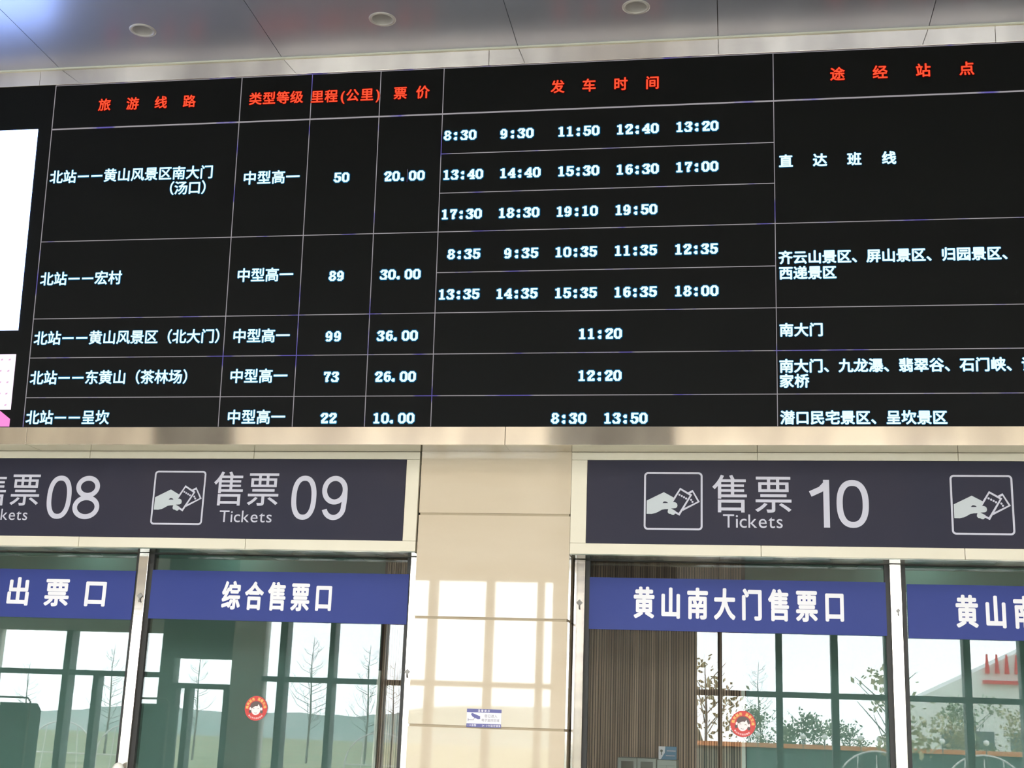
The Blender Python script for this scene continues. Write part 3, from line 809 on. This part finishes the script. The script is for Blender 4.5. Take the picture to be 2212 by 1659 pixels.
YL1, YL2 = -.0032, -.0040
def led_text(name, chars, color):
    """chars: list of (character, centre x, centre z, size, heavy)"""
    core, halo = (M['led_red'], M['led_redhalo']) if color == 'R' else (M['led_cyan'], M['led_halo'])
    mb = MB(); mh = MB()
    for ch, cx, cz, sz, off in chars:
        if ch == '—':
            mb.box(cx-sz*.47, cx+sz*.47, YL2, YL2+.0004, cz-.0055, cz+.0055); mh.box(cx-sz*.50, cx+sz*.50, YL1, YL1+.0004, cz-.0105, cz+.0105); continue
        if ch in '()':
            b_ = gbounds(ch); r_ = (b_[0], b_[1], EM[2], EM[3])
            put_glyph(mb, ch, off, cx, cz, sz, YL2, ref=r_); put_glyph(mh, ch, off+.045, cx, cz, sz, YL1, ref=r_); continue
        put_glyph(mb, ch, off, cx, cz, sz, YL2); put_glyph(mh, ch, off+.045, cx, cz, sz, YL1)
    o = mb.build(name, core, board); h = mh.build('led_glow', halo, o)  # glow layer is painted bloom, not lit LEDs
    return o
for k, s_, x0, pit, z in HAN:
    big = x0 > 0.2
    size = .0745 if (big and k == 'C') else .0835
    off = LED_OFF2 if (big and k == 'C') else LED_OFF
    if k == 'R': size = .079
    if s_.startswith('里程'):
        L = list(zip('里程(公里)', (-2.659, -2.565, -2.487, -2.422, -2.326, -2.253)))
        chars = [(c, x, z, size, off) for c, x in L]
    else:
        chars = [(c, x0+i*pit, z, size, off) for i, c in enumerate(s_)]
    led_text('led_text', chars, k)

BM = {
'0': "..#####.. .#######. ####.#### ###...### ###...### ###...### ###...### ###...### ###...### ####.#### .#######. ..#####..",
'1': "...###... .#####... .#####... ...###... ...###... ...###... ...###... ...###... ...###... ...###... .#######. .#######.",
'2': "..######. .######## ####.#### ####..### .##..#### ....####. ...####.. ..####... .####.... .####.### .######## .########",
'3': "..######. .######## ####.#### .##..#### ....####. ..#####.. ....####. .....#### ##....### ###..#### ########. .#######.",
'4': ".....###. ....####. ...#####. ...#####. ..######. .###.###. ####.###. ######### ######### .....###. ...###### ...######",
'5': ".######## .######## .###..... .###..... .#######. .######## .##..#### ......### ###...### ####.#### .#######. ..#####..",
'6': "...#####. ..####### .####.##. .###..... .#######. .######## .####.### .###..### .###..### .####.### ..######. ...####..",
'7': ".######## .######## .###.#### .##..###. ....####. ....###.. ...####.. ...###... ...###... ...###... ...####.. ...###...",
'8': "..#####.. .#######. .###.#### .###..### .###.###. ..#####.. .#######. ####..### ###...### ####.#### .#######. ..#####..",
':': "......... ......... ...###... ..####... ..####... ...###... ......... ......... ...###... ..####... ..####... ...###...",
'.': "......... ......... ......... ......... ......... ......... ......... ......... .###..... ####..... ####..... .###.....",
}
BM = {k: v.split() for k, v in BM.items()}
BM['9'] = [r_[::-1] for r_ in BM['6'][::-1]]
def put_bitmap(mb, ch, cx, cz, px, y, grow=0.0):
    rows = BM[ch]; H = len(rows); Wd = len(rows[0])
    on = lambda r_, c: 0 <= r_ < H and 0 <= c < Wd and rows[r_][c] == '#'
    ox, oz = cx-Wd/2*px, cz+H/2*px
    for r_ in range(H):
        c = 0
        while c < Wd:
            if on(r_, c):
                c1 = c
                while on(r_, c1+1): c1 += 1
                x0, x1 = ox+c*px-grow, ox+(c1+1)*px+grow; z1, z0 = oz-r_*px+grow, oz-(r_+1)*px-grow
                # chamfer outer corners that have no neighbour above / below
                ch_ = px*.45+grow*.6
                pts = []
                pts += [(x0, z0)] if on(r_+1, c) or on(r_+1, c-1) else [(x0, z0+ch_), (x0+ch_, z0)]
                pts += [(x1, z0)] if on(r_+1, c1) or on(r_+1, c1+1) else [(x1-ch_, z0), (x1, z0+ch_)]
                pts += [(x1, z1)] if on(r_-1, c1) or on(r_-1, c1+1) else [(x1, z1-ch_), (x1-ch_, z1)]
                pts += [(x0, z1)] if on(r_-1, c) or on(r_-1, c-1) else [(x0+ch_, z1), (x0, z1-ch_)]
                mb.face([(a, y, b) for a, b in pts])
                c = c1+1
            else: c += 1
for s_, x0, pit, z in TIMES:
    mb = MB(); mh = MB(); p_ = min(max(pit, .0528), .0545)
    xm = x0 + pit*(len(s_)-1)/2
    for i, ch in enumerate(s_):
        cx = xm + (i-(len(s_)-1)/2)*p_
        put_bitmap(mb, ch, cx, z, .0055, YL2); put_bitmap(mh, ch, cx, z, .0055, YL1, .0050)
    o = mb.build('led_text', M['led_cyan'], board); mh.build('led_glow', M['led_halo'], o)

# ------------------------------------------------------------------ recessed downlights in the soffit (unlit)
for i, (x, y) in enumerate(LAMPS):
    lab = ['recessed round ceiling downlight, leftmost of the three above the board', 'recessed round ceiling downlight, middle of the three above the board',
           'recessed round ceiling downlight, rightmost of the three above the board'][i]
    t = empty('downlight', (x, y, ZC)); tag(t, lab, 'ceiling light', 'ceiling downlights above the board')
    MB().lathe([(.064, .0), (.066, -.004), (.075, -.005), (.083, -.003), (.084, .0)], 0, 0, 0, 40).build('trim_ring', M['lamp_bowl'], t, smooth=True)
    MB().lathe([(.064, .0), (.062, .03), (.054, .070), (.042, .100)], 0, 0, 0, 40).build('reflector', M['lamp_bowl'], t, smooth=True)
    MB().lathe([(.043, .100), (.025, .094), (.0001, .090)], 0, 0, 0, 28).build('lens', M['lamp_off'], t, smooth=True)

# self-service machines standing in the hall behind the photographer
for i, (x, h) in enumerate(((-12.9, 1.78), (-10.25, 1.84))):
    t = empty('service_kiosk', (x, -15.0, 0)); tag(t, ['dark self-service machine with rail, mirrored in the left window glass', 'dark self-service machine with rail, mirrored beside the left steel post'][i], 'machine', 'machines in the hall')
    MB().prism([(-.28, 0), (.28, 0), (.28, h*.93), (.2, h), (-.28, h)], -.25, .25).build('body', M['dark_fence'], t, bevel=.01)
    MB().box(-.2, .2, .25, .256, h*.62, h*.86).build('screen', M['window_dark'], t)
    MB().tube([(-.34, .3, 0), (-.34, .3, h+.02), (-.28, .3, h+.09), (.28, .3, h+.09), (.34, .3, h+.02), (.34, .3, 0)], .018, 8).build('rail', M['steel'], t)

# ------------------------------------------------------------------ outdoors, seen mirrored in the glass and the marble
g = box('ground', -160, 160, -400, -18.3, -.5, -.15, M['grass']); tag(g, kind='structure')
rd = box('forecourt_paving', -160, 160, -30, -18.35, -.15, -.06, M['road']); tag(rd, kind='structure')
def ridge(name, x0, x1, y, h, seed, m_, label):
    rs = random.Random(seed); N = 80; mb = MB(); vs_ = []; fs = []
    ph = [rs.uniform(0, 6) for _ in range(4)]
    for i in range(N+1):
        u = i/N; x = x0+(x1-x0)*u
        z = h*(.62+.22*math.sin(u*9+ph[0])+.12*math.sin(u*23+ph[1])+.05*math.sin(u*61+ph[2])+rs.uniform(0, .07))
        vs_ += [(x, y+12, -.4), (x, y, z), (x, y-40, z*.7), (x, y-80, -.4)]
    for i in range(N):
        for k in range(3):
            a = i*4+k; fs.append((a, a+4, a+5, a+1))
    mb.raw(vs_, fs); o = mb.build(name, m_, None); tag(o, label, 'hill', None); return o
ridge('wooded_hill', -190, -5, -150, 4.7, 2, M['hill'], 'low wooded hill beyond the forecourt, seen only mirrored in glass')
def bare_tree(x, y, h, seed):
    rs = random.Random(seed); mb = MB()
    mb.tube([(0, 0, 0), (.01*h, 0, h*.4), (-.01*h, 0, h*.8), (0, 0, h)], [.011*h, .008*h, .004*h, .0015*h], 6)
    for i in range(34):
        z = h*(.25+.7*i/34); a = rs.uniform(0, 2*PI); l = h*.26*(1-.75*i/34)*rs.uniform(.7, 1.1)
        p0 = Vector((0, 0, z)); d = Vector((math.cos(a), math.sin(a), .45)); p1 = p0+d*l*.6; p2 = p0+Vector((d.x, d.y, .75))*l
        mb.tube([p0, p1, p2], [.003*h*(1-.6*i/34), .0018*h, .0009*h], 4)
        for q in range(3):
            s0 = p0.lerp(p2, rs.uniform(.35, .9)); dd = Vector((rs.uniform(-1, 1), rs.uniform(-1, 1), .8))*l*.3
            mb.tube([s0, s0+dd], [.0013*h, .0006*h], 3)
    return mb.build('bare_tree', M['bark'], None, (x, y, -.15))
ORD = ['first', 'second', 'third', 'fourth', 'fifth', 'sixth', 'seventh', 'eighth', 'ninth', 'tenth']
for i, (x, y, h) in enumerate([(-28.8, -52, 5.0), (-33, -52, 4.2), (-23.7, -50, 4.7), (-22.1, -53, 4.4), (-19.1, -52, 5.6), (-16.4, -52, 5.3), (-14.2, -48, 4.4), (-2.6, -52, 5.2), (1.0, -52, 5.0)]):
    tag(bare_tree(x, y, h, 10+i), '%s bare winter tree of the row outside, seen only mirrored in glass' % ORD[i], 'tree', 'bare trees outside the hall')
def leafy_tree(x, y, h, seed, gold, n):
    rs = random.Random(seed); t = empty('leafy_tree', (x, y, -.15))
    tag(t, '%s leafy tree of the row outside, seen only mirrored in glass' % ORD[seed-40], 'tree', 'leafy trees outside the hall')
    mb = MB(); mb.tube([(0, 0, 0), (.05, 0, h*.5), (0, 0, h*.85)], [.014*h, .010*h, .003*h], 6)
    for i in range(9):
        a = rs.uniform(0, 2*PI); mb.tube([(0, 0, h*(.3+.05*i)), (math.cos(a)*h*.2, math.sin(a)*h*.2, h*(.55+.04*i))], [.005*h, .002*h], 4)
    mb.build('trunk', M['bark'], t)
    mb = MB()
    cl = [(Vector((rs.uniform(-.22, .22)*h, rs.uniform(-.2, .2)*h, rs.uniform(.35, .9)*h)), rs.uniform(.09, .17)*h) for _ in range(9)]
    for i in range(n):
        q, cr_ = cl[i % 9]; dv = Vector((rs.gauss(0, 1), rs.gauss(0, 1), rs.gauss(0, .8)))*cr_*.55
        c = q+dv; s0 = h*.024*rs.uniform(.6, 1.3)
        u = Vector((rs.uniform(-1, 1), rs.uniform(-1, 1), rs.uniform(-1, 1))).normalized(); v = u.orthogonal().normalized()
        mb.face([tuple(c-u*s0), tuple(c+v*s0*.6), tuple(c+u*s0), tuple(c-v*s0*.6)])
    o = mb.build('foliage', M['leaf_gold'] if gold else M['leaf'], t); o['kind'] = 'stuff'
for i, (x, y, h, gd, n) in enumerate([(-1.05, -40, 5.0, 1, 260), (.5, -45.5, 3.1, 0, 900), (2.4, -42.4, 3.2, 0, 1200), (4.4, -33.5, 4.4, 1, 330), (4.5, -49, 2.9, 0, 900), (7.3, -41, 2.9, 1, 800), (8.6, -44, 3.6, 0, 700), (10.0, -41, 3.1, 1, 800), (-2.9, -42, 2.6, 0, 600)]):
    leafy_tree(x, y, h, 40+i, gd, n)
# kiosk row with orange awning and globe lamps
t = empty('market_row', (8, -37.4, -.06)); tag(t, 'low dark fence with orange awning outside, seen only mirrored in glass', 'fence')
MB().box(-10, 14, -.2, 0, 0, 1.42).build('dark_fence', M['dark_fence'], t); MB().box(-10, 14, -.8, .1, 1.42, 1.56).build('awning', M['orange'], t)
for i, x in enumerate((.69, 2.09, 2.75, 3.85, 4.42, 6.3, 7.6)):
    t = empty('globe_lamp', (x, -36, -.06)); tag(t, '%s white globe lamp outside, seen only mirrored in glass' % ORD[i], 'lamp', 'globe lamps outside the hall')
    MB().tube([(0, 0, 0), (0, 0, 1.72)], .02, 8).build('pole', M['mullion'], t)
    MB().lathe([(.09*math.sin(PI*k/10)+.0001, -.09*math.cos(PI*k/10)) for k in range(11)], 0, 0, 1.80, 16).build('globe', M['white_wall'], t, smooth=True)
t = empty('white_building', (15, -75, -.1)); tag(t, 'white building with red sign strokes outside, seen only mirrored in glass', 'building')
MB().prism([(-4, 0), (9, 0), (9, 9), (3, 8.0), (-4, 4.6)], -8, 0).build('facade', M['white_wall'], t)
for i in range(6): MB().box(-3.2+i*1.9, -2.2+i*1.9, .0, .15, 1.6, 2.6).build('window', M['window_dark'], t)
for i in range(4): MB().tube([(-.5+i*.55, .2, 5.9), (-.5+i*.55, .2, 7.0)], [.14, .05], 8).build('red_sign_stroke', M['red_paint'], t)  # bars put in place of a sign's red characters
MB().box(-.8, 1.5, .1, .4, 5.3, 5.5).build('red_bar', M['red_paint'], t)
# white arched bicycle racks / railings just outside
for i, (x, z) in enumerate(((-16.4, 0), (-14.6, 0), (-8.3, 0), (-6.5, 0), (3.1, 0), (5.4, 0))):
    mb = MB(); pts = [(.85*math.cos(PI*k/16), 0, .75+.75*math.sin(PI*k/16)) for k in range(17)]
    mb.tube([(.85, 0, 0)]+pts+[(-.85, 0, 0)], .022, 6)
    for q in (-.5, 0, .5): mb.tube([(q, 0, 0), (q*.8, 0, 1.42)], .014, 5)
    mb.tube([(-.85, 0, .75), (.85, 0, .75)], .016, 5)
    o = mb.build('arched_railing', M['white_wall'], None, (x, -23.5, -.06)); tag(o, '%s white arched railing outside, seen only mirrored in glass' % ORD[i], 'railing', 'arched railings outside the hall')
